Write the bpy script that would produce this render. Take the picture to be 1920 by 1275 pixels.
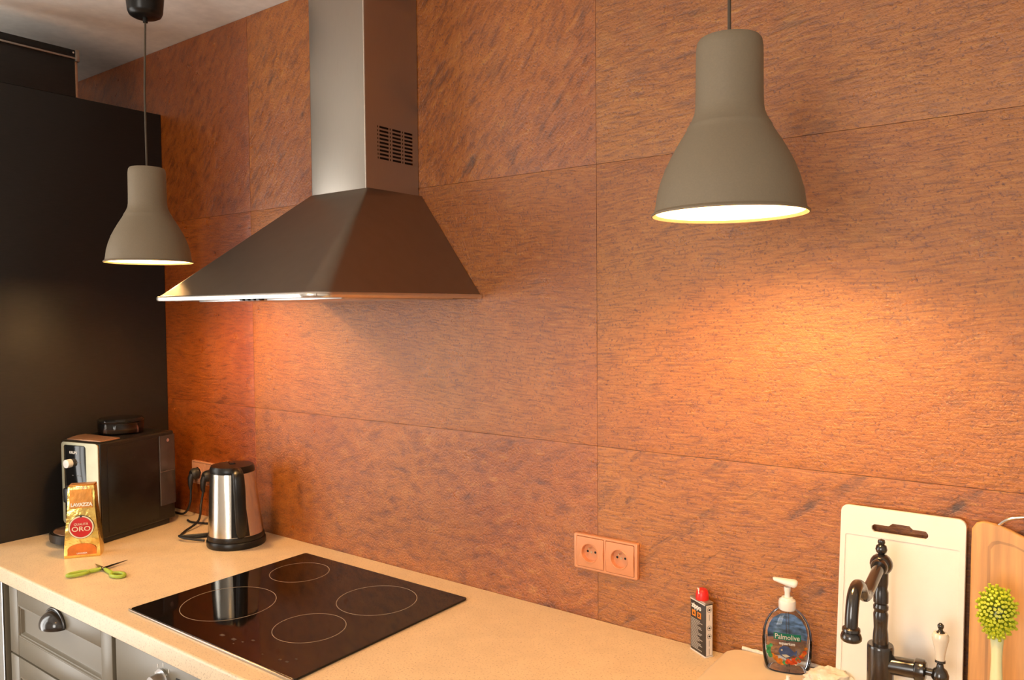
import bpy, bmesh, math, random
from mathutils import Vector, Matrix, noise
R = math.radians
PI = math.pi
scene = bpy.context.scene
for o in list(bpy.data.objects): bpy.data.objects.remove(o, do_unlink=True)
COL = scene.collection
CT = 0.9                                   # worktop height
random.seed(7)

# ------------------------------------------------------------------ camera
yaw, pit, rol = R(36.5797), R(2.2108), R(-0.4832)
fw = Vector((-math.sin(yaw)*math.cos(pit), math.cos(yaw)*math.cos(pit), -math.sin(pit)))
rt = Vector((math.cos(yaw), math.sin(yaw), 0)); up = rt.cross(fw)
r2 = rt*math.cos(rol) + up*math.sin(rol); u2 = -rt*math.sin(rol) + up*math.cos(rol)
cam = bpy.data.cameras.new('camera'); cam.sensor_fit = 'HORIZONTAL'; cam.sensor_width = 36
cam.lens = 1455.405*36/1920; cam.clip_start = 0.02
camo = bpy.data.objects.new('camera', cam); COL.objects.link(camo)
m = Matrix((r2, u2, -fw)).transposed().to_4x4(); m.translation = (2.5756, -1.4525, CT+0.6787)
camo.matrix_world = m
scene.camera = camo

# ------------------------------------------------------------------ world, daylight, exposure
W = bpy.data.worlds.new('sky'); scene.world = W; W.use_nodes = True
bg = W.node_tree.nodes['Background']; bg.inputs[0].default_value = (0.75, 0.85, 1, 1); bg.inputs[1].default_value = 0.6
def area(name, loc, rot, sx, sy, power, color, shape='RECTANGLE'):
    l = bpy.data.lights.new(name, 'AREA'); l.shape = shape; l.size = sx; l.size_y = sy; l.energy = power; l.color = color
    o = bpy.data.objects.new(name, l); COL.objects.link(o); o.location = loc; o.rotation_euler = rot
    return o
DAY = (1.0, 0.95, 0.87)
area('daylight_balcony_door', (-0.66, -1.85, 1.15), (0, R(-90), 0), 2.1, 1.5, 40, DAY)      # daylight through the glazed door in the left wall
area('daylight_window', (2.2, -3.66, 1.6), (R(90), 0, 0), 1.1, 1.5, 46, DAY)               # daylight through the window behind the camera
scene.view_settings.view_transform = 'Standard'; scene.view_settings.look = 'None'
scene.view_settings.exposure = 0.34; scene.view_settings.gamma = 1.0
scene.view_settings.use_curve_mapping = False
LAMP_COLOR = (1.0, 0.56, 0.20); LAMP_STRENGTH = 430

# ------------------------------------------------------------------ helpers
def link(o, parent=None):
    COL.objects.link(o)
    if parent: o.parent = parent
    return o
def tag(o, label=None, cat=None, group=None, kind=None):
    if label: o['label'] = label
    if cat: o['category'] = cat
    if group: o['group'] = group
    if kind: o['kind'] = kind
    return o
def thing(name, label, cat, loc=(0,0,0), rz=0, group=None):
    o = bpy.data.objects.new(name, None); o.empty_display_size = 0.05; link(o)
    o.location = loc; o.rotation_euler = (0,0,rz)
    return tag(o, label, cat, group)
def shade(me, ang=40):
    if ang is None: return
    for p in me.polygons: p.use_smooth = True
    try: me.set_sharp_from_angle(angle=R(ang))
    except Exception: pass
def obj(name, geo, mat, parent=None, smooth=40, label=None, M=None):
    if isinstance(geo, bmesh.types.BMesh):
        bmesh.ops.recalc_face_normals(geo, faces=geo.faces)
        me = bpy.data.meshes.new(name); geo.to_mesh(me); geo.free()
    else:
        me = geo; me.name = name
    if M is not None: me.transform(M)
    me.materials.clear()
    if mat: me.materials.append(mat)
    shade(me, smooth)
    o = bpy.data.objects.new(name, me); link(o, parent)
    if label: o['label'] = label
    return o
def box(x0, x1, y0, y1, z0, z1, bev=0, seg=2, bm=None):
    b = bmesh.new()
    bmesh.ops.create_cube(b, size=1)
    for v in b.verts: v.co = Vector(((x0+x1)/2+v.co.x*(x1-x0), (y0+y1)/2+v.co.y*(y1-y0), (z0+z1)/2+v.co.z*(z1-z0)))
    if bev: bmesh.ops.bevel(b, geom=b.edges[:], offset=bev, segments=seg, affect='EDGES', profile=0.5)
    return join(bm, b)
def join(bm, b):
    if bm is None: return b
    me = bpy.data.meshes.new('t'); b.to_mesh(me); b.free(); bm.from_mesh(me); bpy.data.meshes.remove(me); return bm
def lathe(prof, seg=40, c=(0,0,0), sx=1, sy=1, bm=None, cap=True):
    b = bm or bmesh.new(); rings = []
    for r, z in prof:
        if r < 1e-6: rings.append([b.verts.new((c[0], c[1], c[2]+z))])
        else: rings.append([b.verts.new((c[0]+r*sx*math.cos(2*PI*i/seg), c[1]+r*sy*math.sin(2*PI*i/seg), c[2]+z)) for i in range(seg)])
    for A, B in zip(rings, rings[1:]):
        for i in range(seg):
            j = (i+1) % seg
            if len(A) == 1 and len(B) == 1: break
            if len(A) == 1: b.faces.new((A[0], B[i], B[j]))
            elif len(B) == 1: b.faces.new((A[i], A[j], B[0]))
            else: b.faces.new((A[i], A[j], B[j], B[i]))
    if cap:
        for Rg in (rings[0], rings[-1]):
            if len(Rg) > 2: b.faces.new(Rg)
    return b
def tube(pts, rad, seg=12, bm=None, closed=False, flat=1.0, ref=None):
    b = bm or bmesh.new(); P = [Vector(p) for p in pts]; n = len(P); rings = []; N = None
    for i, p in enumerate(P):
        if closed: T = (P[(i+1) % n]-P[i-1]).normalized()
        else: T = (P[min(i+1, n-1)]-P[max(i-1, 0)]).normalized()
        if ref is not None: N = Vector(ref)
        elif N is None: N = T.orthogonal().normalized()
        N = (N-T*N.dot(T)).normalized(); B = T.cross(N)
        r = rad[i] if isinstance(rad, (list, tuple)) else rad
        rings.append([b.verts.new(p+N*r*math.cos(2*PI*k/seg)+B*r*flat*math.sin(2*PI*k/seg)) for k in range(seg)])
    prs = list(zip(rings, rings[1:]))+([(rings[-1], rings[0])] if closed else [])
    for A, B in prs:
        for k in range(seg): b.faces.new((A[k], A[(k+1) % seg], B[(k+1) % seg], B[k]))
    if not closed:
        b.faces.new(rings[0]); b.faces.new(rings[-1])
    return b
def smooth_path(pts, n=8, closed=False):
    P = [Vector(p) for p in pts]; out = []; N = len(P)
    rng = range(N) if closed else range(N-1)
    for i in rng:
        g = (lambda k: P[k % N]) if closed else (lambda k: P[max(0, min(N-1, k))])
        a, b, c, d = g(i-1), g(i), g(i+1), g(i+2)
        for s in range(n):
            t = s/n
            out.append(0.5*((2*b)+(c-a)*t+(2*a-5*b+4*c-d)*t*t+(3*b-a-3*c+d)*t**3))
    if not closed: out.append(P[-1])
    return out
def curve_mesh(loops, ext, bev=0, bres=2):
    cu = bpy.data.curves.new('c', 'CURVE'); cu.dimensions = '2D'; cu.fill_mode = 'BOTH'
    cu.extrude = max(ext-bev, 1e-5); cu.bevel_depth = bev; cu.bevel_resolution = bres
    if bev: cu.offset = -bev
    for L in loops:
        s = cu.splines.new('POLY'); s.points.add(len(L)-1); s.use_cyclic_u = True
        for p, q in zip(s.points, L): p.co = (q[0], q[1], 0, 1)
    return conv(cu)
def conv(cu):
    o = bpy.data.objects.new('t', cu); COL.objects.link(o)
    dg = bpy.context.evaluated_depsgraph_get(); me = bpy.data.meshes.new_from_object(o.evaluated_get(dg))
    bpy.data.objects.remove(o); bpy.data.curves.remove(cu); return me
def text_mesh(s, size, bold=0, ext=0.0001, space=1.0, sx=1.0):
    cu = bpy.data.curves.new('t', 'FONT'); cu.body = s; cu.size = size; cu.align_x = 'CENTER'; cu.align_y = 'CENTER'
    cu.extrude = ext; cu.offset = bold; cu.space_character = space; cu.resolution_u = 4
    me = conv(cu)
    if sx != 1: me.transform(Matrix.Diagonal((sx, 1, 1, 1)))
    return me
def rrect(x0, x1, y0, y1, r, n=6):
    out = []
    for cx, cy, a0 in ((x1-r, y1-r, 0), (x0+r, y1-r, 90), (x0+r, y0+r, 180), (x1-r, y0+r, 270)):
        for i in range(n+1):
            a = R(a0+90*i/n); out.append((cx+r*math.cos(a), cy+r*math.sin(a)))
    return out
def circ(cx, cy, r, n=32, ry=None, a0=0): return [(cx+r*math.cos(2*PI*i/n+a0), cy+(ry or r)*math.sin(2*PI*i/n+a0)) for i in range(n)]
WALLM = Matrix.Rotation(PI/2, 4, 'X')        # drawing plane XY -> facing -y
def wrap(me, f):
    for v in me.vertices: v.co = f(v.co)
    me.update(); return me
def subdiv(me, n=1):
    b = bmesh.new(); b.from_mesh(me); bmesh.ops.triangulate(b, faces=b.faces)
    bmesh.ops.subdivide_edges(b, edges=b.edges, cuts=n, use_grid_fill=True); b.to_mesh(me); b.free(); return me

# ------------------------------------------------------------------ materials
MATS = {}
def mat(name, col, rough=0.5, metal=0, spec=0.5, noise_amt=0.06, nscale=30, bump=0, bscale=200, coat=0, stretch=(1,1,1), emis=None, trans=0, aniso=0):
    M = bpy.data.materials.new(name); M.use_nodes = True; nt = M.node_tree; P = nt.nodes['Principled BSDF']
    tc = nt.nodes.new('ShaderNodeTexCoord'); mp = nt.nodes.new('ShaderNodeMapping'); mp.inputs['Scale'].default_value = stretch
    nt.links.new(tc.outputs['Object'], mp.inputs[0])
    n = nt.nodes.new('ShaderNodeTexNoise'); n.inputs['Scale'].default_value = nscale; n.inputs['Detail'].default_value = 4
    nt.links.new(mp.outputs[0], n.inputs['Vector'])
    r = nt.nodes.new('ShaderNodeValToRGB'); e = r.color_ramp.elements
    e[0].position = 0.3; e[1].position = 0.7
    e[0].color = (*[c*(1-noise_amt) for c in col], 1); e[1].color = (*[min(1, c*(1+noise_amt)) for c in col], 1)
    nt.links.new(n.outputs['Fac'], r.inputs[0]); nt.links.new(r.outputs[0], P.inputs['Base Color'])
    P.inputs['Roughness'].default_value = rough; P.inputs['Metallic'].default_value = metal
    P.inputs['Specular IOR Level'].default_value = spec; P.inputs['Coat Weight'].default_value = coat
    P.inputs['Coat Roughness'].default_value = 0.08
    if trans: P.inputs['Transmission Weight'].default_value = trans
    if bump:
        n2 = nt.nodes.new('ShaderNodeTexNoise'); n2.inputs['Scale'].default_value = bscale; n2.inputs['Detail'].default_value = 3
        nt.links.new(mp.outputs[0], n2.inputs['Vector'])
        bp = nt.nodes.new('ShaderNodeBump'); bp.inputs['Strength'].default_value = bump; bp.inputs['Distance'].default_value = 0.002
        nt.links.new(n2.outputs['Fac'], bp.inputs['Height']); nt.links.new(bp.outputs[0], P.inputs['Normal'])
    if emis:
        P.inputs['Emission Color'].default_value = (*emis[0], 1); P.inputs['Emission Strength'].default_value = emis[1]
    MATS[name] = M; return M
def clear(name, tint, gloss=0.12, rough=0.04):
    M = bpy.data.materials.new(name); M.use_nodes = True; nt = M.node_tree; nt.nodes.clear()
    out = nt.nodes.new('ShaderNodeOutputMaterial'); mx = nt.nodes.new('ShaderNodeMixShader')
    t = nt.nodes.new('ShaderNodeBsdfTransparent'); t.inputs[0].default_value = (*tint, 1)
    g = nt.nodes.new('ShaderNodeBsdfGlossy'); g.inputs['Roughness'].default_value = rough; g.inputs[0].default_value = (1, 1, 1, 1)
    f = nt.nodes.new('ShaderNodeFresnel'); f.inputs[0].default_value = 1.33
    nt.links.new(f.outputs[0], mx.inputs[0]); nt.links.new(t.outputs[0], mx.inputs[1]); nt.links.new(g.outputs[0], mx.inputs[2])
    nt.links.new(mx.outputs[0], out.inputs[0]); MATS[name] = M; return M
def stone(name, seed, ang=0, stretch=9.0, vein=0.3, vang=35, grain=0.5, tint=(1,1,1)):
    """slate veneer: fine split striations, granular relief, dark diagonal veins"""
    M = bpy.data.materials.new(name); M.use_nodes = True; nt = M.node_tree; P = nt.nodes['Principled BSDF']; L = nt.links.new
    def nd(t, **k):
        n = nt.nodes.new(t)
        for a, b in k.items(): n.inputs[a].default_value = b
        return n
    tc = nd('ShaderNodeTexCoord')
    def mapped(loc, rot, scale):
        r = nd('ShaderNodeMapping'); r.inputs['Rotation'].default_value = (0, R(rot), 0); L(tc.outputs['Object'], r.inputs[0])
        s = nd('ShaderNodeMapping'); s.inputs['Scale'].default_value = scale; s.inputs['Location'].default_value = loc
        L(r.outputs[0], s.inputs[0]); return s.outputs[0]
    # large warping so that striations wander
    base = mapped((seed*3.1, seed*1.7, seed*2.3), ang, (1, 1, 1))
    wn = nd('ShaderNodeTexNoise', Scale=3.0, Detail=3.0); L(base, wn.inputs['Vector'])
    ws = nd('ShaderNodeVectorMath'); ws.operation = 'MULTIPLY_ADD'; ws.inputs[1].default_value = (0.05, 0.05, 0.05)
    L(wn.outputs['Color'], ws.inputs[0]); L(base, ws.inputs[2])
    st = nd('ShaderNodeMapping'); st.inputs['Scale'].default_value = (14, 14, 14*stretch); L(ws.outputs[0], st.inputs[0])
    fine = nd('ShaderNodeTexNoise', Scale=1.6, Detail=7.0, Roughness=0.68); L(st.outputs[0], fine.inputs['Vector'])
    gr = nd('ShaderNodeTexNoise', Scale=210.0, Detail=4.0, Roughness=0.6); L(base, gr.inputs['Vector'])
    med = nd('ShaderNodeTexNoise', Scale=14.0, Detail=6.0, Roughness=0.6); L(base, med.inputs['Vector'])
    lg = nd('ShaderNodeTexNoise', Scale=2.6, Detail=4.0, Roughness=0.55); L(base, lg.inputs['Vector'])
    vm = mapped((seed*5.3, 0, seed*1.9), vang, (4.5, 4.5, 24)); vn = nd('ShaderNodeTexNoise', Scale=1.0, Detail=7.0, Roughness=0.62); L(vm, vn.inputs['Vector'])
    def ramp(src, a, b, ca=(0,0,0,1), cb=(1,1,1,1)):
        r = nd('ShaderNodeValToRGB'); e = r.color_ramp.elements; e[0].position = a; e[1].position = b; e[0].color = ca; e[1].color = cb
        L(src, r.inputs[0]); return r.outputs[0]
    def mix(fac, a, b, mode='MIX'):
        x = nd('ShaderNodeMix'); x.data_type = 'RGBA'; x.blend_type = mode
        if isinstance(fac, float): x.inputs[0].default_value = fac
        else: L(fac, x.inputs[0])
        for i, s in ((6, a), (7, b)):
            if isinstance(s, tuple): x.inputs[i].default_value = s
            else: L(s, x.inputs[i])
        return x.outputs[2]
    def T(c): return (c[0]*tint[0], c[1]*tint[1], c[2]*tint[2], 1)
    c0 = ramp(lg.outputs['Fac'], 0.3, 0.7, T((0.34, 0.094, 0.007)), T((0.44, 0.148, 0.013)))
    c1 = mix(ramp(fine.outputs['Fac'], 0.28, 0.52, (1,1,1,1), (0,0,0,1)), c0, T((0.12, 0.030, 0.006)))
    c1 = mix(ramp(fine.outputs['Fac'], 0.56, 0.68, (0,0,0,1), (0.75,0.75,0.75,1)), c1, T((0.50, 0.220, 0.034)))
    c2 = mix(ramp(gr.outputs['Fac'], 0.31, 0.45, (1,1,1,1), (0,0,0,1)), c1, T((0.15, 0.040, 0.012)))
    c3 = mix(ramp(med.outputs['Fac'], 0.56, 0.78, (0,0,0,1), (0.45,0.45,0.45,1)), c2, T((0.44, 0.19, 0.045)))
    vmask = ramp(vn.outputs['Fac'], 0.60-0.07*vein, 0.70-0.06*vein, (0,0,0,1), (min(1, 0.35+vein),)*3+(1,))
    vmul = mix(1.0, vmask, ramp(med.outputs['Fac'], 0.38, 0.58), 'MULTIPLY')
    c4 = mix(vmul, c3, T((0.050, 0.018, 0.010)))
    L(c4, P.inputs['Base Color'])
    rr = ramp(med.outputs['Fac'], 0.3, 0.7, (0.26,)*3+(1,), (0.38,)*3+(1,)); L(rr, P.inputs['Roughness'])
    P.inputs['Specular IOR Level'].default_value = 0.8; P.inputs['Coat Weight'].default_value = 0.40; P.inputs['Coat Roughness'].default_value = 0.27
    def bump(src, strength, dist, prev=None):
        b = nd('ShaderNodeBump', Strength=strength, Distance=dist); L(src, b.inputs['Height'])
        if prev: L(prev, b.inputs['Normal'])
        return b.outputs[0]
    b1 = bump(med.outputs['Fac'], 0.35, 0.006)
    b2 = bump(fine.outputs['Fac'], 0.6*(1.25-grain*0.6), 0.0030, b1)
    b3 = bump(gr.outputs['Fac'], 0.75*grain+0.15, 0.0026, b2)
    iv = nd('ShaderNodeInvert'); L(vmul, iv.inputs['Color'])
    b4 = bump(iv.outputs[0], 0.4, 0.002, b3)
    L(b4, P.inputs['Normal']); L(b4, P.inputs['Coat Normal']); return M

mat('plaster_white', (0.78, 0.75, 0.70), 0.9, bump=0.05, bscale=300)
mat('ceiling_paint', (0.80, 0.77, 0.72), 0.95, bump=0.04, bscale=300)
mat('floor_wood', (0.30, 0.17, 0.09), 0.45, nscale=6, noise_amt=0.35, stretch=(1, 12, 1))
mat('grout', (0.05, 0.025, 0.015), 0.9)
mat('black_brown', (0.016, 0.013, 0.011), 0.42, spec=0.3, noise_amt=0.15, bump=0.06, bscale=90, stretch=(1, 1, 12))
mat('cabinet_grey', (0.175, 0.15, 0.105), 0.36, noise_amt=0.04, nscale=12)
mat('gap_shade_black', (0.006, 0.006, 0.006), 0.7)  # shade in gaps, holes and recesses, given as near-black colour
mat('steel', (0.42, 0.385, 0.34), 0.30, metal=1, noise_amt=0.03, bump=0.03, bscale=60, stretch=(60, 60, 1))
mat('hood_steel', (0.30, 0.245, 0.195), 0.36, metal=1, noise_amt=0.03, bump=0.02, bscale=400)
mat('lip_steel', (0.80, 0.77, 0.72), 0.25, metal=1, noise_amt=0.02)
mat('kettle_steel', (0.72, 0.68, 0.60), 0.20, metal=1, noise_amt=0.03, bump=0.04, bscale=30, stretch=(1, 1, 60))
mat('chrome', (0.80, 0.78, 0.74), 0.12, metal=1, noise_amt=0.02)
mat('aluminium', (0.60, 0.60, 0.60), 0.3, metal=1, noise_amt=0.03)
mat('black_plastic', (0.008, 0.007, 0.006), 0.32, spec=0.35, noise_amt=0.1)
mat('black_gloss', (0.006, 0.006, 0.006), 0.10, noise_amt=0.1)
mat('rubber_black', (0.010, 0.010, 0.010), 0.5, noise_amt=0.1)
mat('dark_bronze', (0.016, 0.013, 0.011), 0.20, spec=0.8, noise_amt=0.3, nscale=40, coat=0.3)
mat('lamp_grey', (0.22, 0.175, 0.115), 0.62, noise_amt=0.04, nscale=400, bump=0.05, bscale=900)
mat('lamp_inside', (0.85, 0.83, 0.78), 0.6)
mat('bulb_glow', (1, 0.9, 0.75), 0.4, emis=(LAMP_COLOR, LAMP_STRENGTH))
mat('cord_black', (0.02, 0.018, 0.016), 0.6)
mat('cord_brown', (0.07, 0.05, 0.03), 0.6)
mat('copper_plastic', (0.72, 0.33, 0.17), 0.34, metal=0.25, noise_amt=0.03)
mat('white_plastic', (0.82, 0.78, 0.70), 0.45, noise_amt=0.02, bump=0.06, bscale=260)
mat('pump_white', (0.85, 0.83, 0.78), 0.35, noise_amt=0.02)
mat('ceramic_cream', (0.80, 0.72, 0.58), 0.12, noise_amt=0.02, coat=0.3)
mat('sink_cream', (0.78, 0.62, 0.42), 0.28, noise_amt=0.03)
mat('bamboo', (0.58, 0.30, 0.10), 0.45, noise_amt=0.22, nscale=9, stretch=(9, 9, 0.7))
mat('bamboo_groove_shade', (0.42, 0.22, 0.085), 0.5, noise_amt=0.2, nscale=9, stretch=(9, 9, 0.7))  # darker copy of the bamboo, carries the groove's shade
mat('brush_green', (0.50, 0.56, 0.03), 0.45, noise_amt=0.15, nscale=80)
mat('brush_pale', (0.66, 0.66, 0.36), 0.4, noise_amt=0.04)
mat('scissor_green', (0.38, 0.52, 0.06), 0.35, noise_amt=0.06)
mat('blade_steel', (0.20, 0.17, 0.15), 0.25, metal=1, noise_amt=0.05)
mat('gold_foil', (0.92, 0.62, 0.17), 0.20, metal=0.9, noise_amt=0.15, nscale=40, bump=0.9, bscale=48)
mat('gold_dark', (0.55, 0.22, 0.03), 0.35, metal=0.5, noise_amt=0.2, bump=0.3, bscale=70)
mat('print_orange', (0.75, 0.20, 0.02), 0.35, metal=0.2, noise_amt=0.2)
mat('print_red', (0.58, 0.012, 0.012), 0.3, noise_amt=0.05)
mat('print_white', (0.85, 0.82, 0.76), 0.4, noise_amt=0.02)
mat('print_black', (0.02, 0.017, 0.015), 0.4, noise_amt=0.1)
mat('print_cream', (0.82, 0.74, 0.55), 0.35, noise_amt=0.03)
mat('can_black', (0.035, 0.03, 0.027), 0.35, noise_amt=0.08)
mat('can_white', (0.78, 0.72, 0.66), 0.35, noise_amt=0.03)
mat('can_metal', (0.45, 0.40, 0.34), 0.35, metal=0.8, noise_amt=0.08)
mat('cap_red', (0.70, 0.02, 0.015), 0.35, noise_amt=0.05)
mat('hazard_orange', (0.90, 0.25, 0.02), 0.4, noise_amt=0.03)
mat('label_green', (0.005, 0.22, 0.13), 0.35, noise_amt=0.04)
mat('label_blue', (0.24, 0.40, 0.62), 0.4, noise_amt=0.6, nscale=55, stretch=(1, 1, 2.5))
mat('fish_blue', (0.08, 0.13, 0.30), 0.35, noise_amt=0.3, nscale=80)
mat('coral_red', (0.80, 0.10, 0.015), 0.4, noise_amt=0.4, nscale=180)
mat('coral_orange', (0.88, 0.26, 0.02), 0.4, noise_amt=0.4, nscale=180)
mat('weed_green', (0.07, 0.36, 0.13), 0.4, noise_amt=0.5, nscale=180)
mat('sponge_white', (0.83, 0.74, 0.58), 0.85, noise_amt=0.12, nscale=40, bump=0.5, bscale=120)
mat('caulk', (0.80, 0.72, 0.60), 0.6, noise_amt=0.2, nscale=120)
mat('ring_print', (0.30, 0.24, 0.17), 0.4, noise_amt=0.05)
mat('mark_print', (0.10, 0.08, 0.065), 0.4, noise_amt=0.05)
mat('touch_print', (0.05, 0.042, 0.036), 0.4, noise_amt=0.05)
mat('small_print', (0.42, 0.39, 0.35), 0.4, noise_amt=0.05)
mat('cup_plate', (0.40, 0.22, 0.13), 0.35, metal=0.6, noise_amt=0.1)
mat('tank_smoke', (0.05, 0.042, 0.042), 0.18, noise_amt=0.1)
mat('ceramic_glass', (0.0045, 0.0035, 0.003), 0.055, spec=0.33, noise_amt=0.1)
clear('clear_plastic', (0.97, 0.98, 0.99)); clear('soap_liquid', (0.90, 0.92, 0.95)); clear('smoke_plastic', (0.75, 0.70, 0.66), rough=0.08)
mat('machine_trim', (0.36, 0.325, 0.22), 0.42, metal=1, noise_amt=0.05)
clear('window_glass', (0.97, 0.98, 0.98))
def counter_mat():
    M = mat('worktop_laminate', (0.76, 0.585, 0.375), 0.34, noise_amt=0.05, nscale=20); nt = M.node_tree; P = nt.nodes['Principled BSDF']
    src = P.inputs['Base Color'].links[0].from_socket
    tc = nt.nodes.new('ShaderNodeTexCoord'); n = nt.nodes.new('ShaderNodeTexNoise'); n.inputs['Scale'].default_value = 260; n.inputs['Detail'].default_value = 2
    nt.links.new(tc.outputs['Object'], n.inputs['Vector'])
    r = nt.nodes.new('ShaderNodeValToRGB'); e = r.color_ramp.elements; e[0].position = 0.33; e[1].position = 0.42; e[0].color = (1,1,1,1); e[1].color = (0,0,0,1)
    nt.links.new(n.outputs['Fac'], r.inputs[0])
    x = nt.nodes.new('ShaderNodeMix'); x.data_type = 'RGBA'; nt.links.new(r.outputs[0], x.inputs[0]); nt.links.new(src, x.inputs[6]); x.inputs[7].default_value = (0.56, 0.40, 0.25, 1)
    nt.links.new(x.outputs[2], P.inputs['Base Color']); return M
counter_mat()
G = MATS

# ------------------------------------------------------------------ the room
XL, XR, YF, ZC = -0.60, 3.75, -3.60, CT+1.581
def struct(name, bm, m, label, cat='wall', smooth=None):
    return tag(obj(name, bm, m, None, smooth), label, cat, kind='structure')
struct('floor', box(XL-.1, XR+.1, YF-.1, .106, -.06, 0), G['floor_wood'], 'brown wooden floor of the kitchen', 'floor')
struct('ceiling', box(XL-.1, XR+.1, YF-.1, .106, ZC, ZC+.06), G['ceiling_paint'], 'white painted ceiling above the stone wall', 'ceiling')
wb = struct('wall_back', box(XL-.1, XR+.1, .006, .106, 0, ZC), G['grout'], 'wall behind worktop clad in rust-orange stone panels')
b = box(XL-.1, XL, -1.1, .006, 0, ZC); box(XL-.1, XL, YF, -2.6, 0, ZC, bm=b); box(XL-.1, XL, -2.6, -1.1, 2.2, ZC, bm=b); box(XL-.1, XL, -2.6, -1.1, 0, .1, bm=b)
struct('wall_left', b, G['plaster_white'], 'white plaster wall behind the tall dark cabinet')
b = box(XL, 1.65, YF-.1, YF, 0, ZC); box(2.75, XR, YF-.1, YF, 0, ZC, bm=b); box(1.65, 2.75, YF-.1, YF, 2.35, ZC, bm=b); box(1.65, 2.75, YF-.1, YF, 0, .85, bm=b)
struct('wall_front', b, G['plaster_white'], 'white plaster wall with window opposite the stone wall')
struct('wall_right', box(XR, XR+.1, YF, .006, 0, ZC), G['plaster_white'], 'white plaster wall right of the sink')
def winframe(name, horizontal, a0, a1, z0, z1, pos, label):
    t = tag(bpy.data.objects.new(name, None), label, 'window', kind='structure'); link(t)
    def bar(u0, u1, w0, w1, nm):
        if horizontal: bb = box(u0, u1, pos-.025, pos+.025, w0, w1, .004)
        else: bb = box(pos-.025, pos+.025, u0, u1, w0, w1, .004)
        obj(nm, bb, G['pump_white'], t)
    bar(a0, a0+.06, z0, z1, 'frame_post'); bar(a1-.06, a1, z0, z1, 'frame_post')
    bar(a0+.06, a1-.06, z0, z0+.06, 'frame_rail'); bar(a0+.06, a1-.06, z1-.06, z1, 'frame_rail')
    mid = (a0+a1)/2; bar(mid-.04, mid+.04, z0+.06, z1-.06, 'mullion')
winframe('window_1', False, -2.6, -1.1, .1, 2.2, XL-.03, 'white glazed balcony door in the left wall')
winframe('window_2', True, 1.65, 2.75, .85, 2.35, YF-.03, 'white window in the wall opposite the stone')

# stone veneer panels, 122 x 61 cm, thin open joints
cols = [XL, .499, 1.7255, 2.952]; rows = [.675, CT+.3824, CT+.989, ZC]
spec = {  # (col,row): ang, stretch, vein, vang, grain, tint
 (0,0): (0, 3, .15, 30, .75, (.86,.58,.45)), (1,0): (4, 2.2, .10, 20, 1.0, (.97,.88,1.0)), (2,0): (0, 9, .75, 38, .40, (1.02,1.05,1)),
 (0,1): (0, 7, .20, 10, .45, (.88,.60,.45)), (1,1): (-3, 10, .12, 5, .6, (1.0,.93,.9)), (2,1): (2, 11, .12, 20, .75, (1.05,1.06,1)),
 (0,2): (50, 2.5, .22, 55, .60, (.80,.58,.5)), (1,2): (50, 3, .45, 52, .60, (.97,.85,.75)), (2,2): (3, 7, .30, 6, .65, (1.05,1.10,1))}
g = .0004
for i in range(3):
    for j in range(3):
        x0, x1, z0, z1 = cols[i]+g, cols[i+1]-g, rows[j]+g, rows[j+1]-(g if j < 2 else .001)
        nx, nz = max(20, int((x1-x0)*80)), 48
        bm = bmesh.new(); cx, cz = (x0+x1)/2, (z0+z1)/2; grid = []
        for a in range(nx+1):
            line = []
            for c in range(nz+1):
                x = x0+(x1-x0)*a/nx; z = z0+(z1-z0)*c/nz
                q = Vector((x*7+i*9, j*5.0, z*9)); d = noise.fractal(q, 1.0, 2.0, 4)*.0011
                e = min(x-x0, x1-x, z-z0, z1-z); d = d if e > .004 else d*.3+.0009*(1-e/.004)
                line.append(bm.verts.new((x-cx, d, z-cz)))
            grid.append(line)
        for a in range(nx):
            for c in range(nz): bm.faces.new((grid[a][c], grid[a+1][c], grid[a+1][c+1], grid[a][c+1]))
        bnd = [e for e in bm.edges if e.is_boundary]
        ex = bmesh.ops.extrude_edge_only(bm, edges=bnd)
        for v in [v for v in ex['geom'] if isinstance(v, bmesh.types.BMVert)]: v.co.y = .0058
        s = spec[(i, j)]
        o = obj('stone_panel', bm, stone('slate_%d%d' % (i, j), 1.3+i*2.1+j*5.7, *s), wb, 60)
        o.location = (cx, 0, cz)

# ------------------------------------------------------------------ tall cabinet at the left
t = thing('tall_cabinet', 'tall near-black cabinet with plain side panel left of worktop', 'cabinet', (-.3, -.3, 0))
def loc(bm, o): bmesh.ops.translate(bm, verts=bm.verts, vec=-Vector(o)); return bm
TO = (-.3, -.3, 0)
obj('side_panel', loc(box(-.019, 0, -.587, -.001, .0, CT+1.36, .0008), TO), G['black_brown'], t)
obj('side_panel', loc(box(-.595, -.576, -.587, -.001, .0, CT+1.36, .0008), TO), G['black_brown'], t)
obj('top_panel', loc(box(-.576, -.019, -.585, -.001, CT+1.341, CT+1.36), TO), G['black_brown'], t)
obj('back_panel', loc(box(-.576, -.019, -.012, -.001, .08, CT+1.341), TO), G['black_brown'], t)
obj('door', loc(box(-.592, -.003, -.607, -.589, .10, 1.20, .0015), TO), G['black_brown'], t)
obj('door', loc(box(-.592, -.003, -.607, -.589, 1.204, CT+1.357, .0015), TO), G['black_brown'], t)
obj('plinth', loc(box(-.576, -.019, -.55, -.535, 0, .08), TO), G['black_brown'], t)
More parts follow.
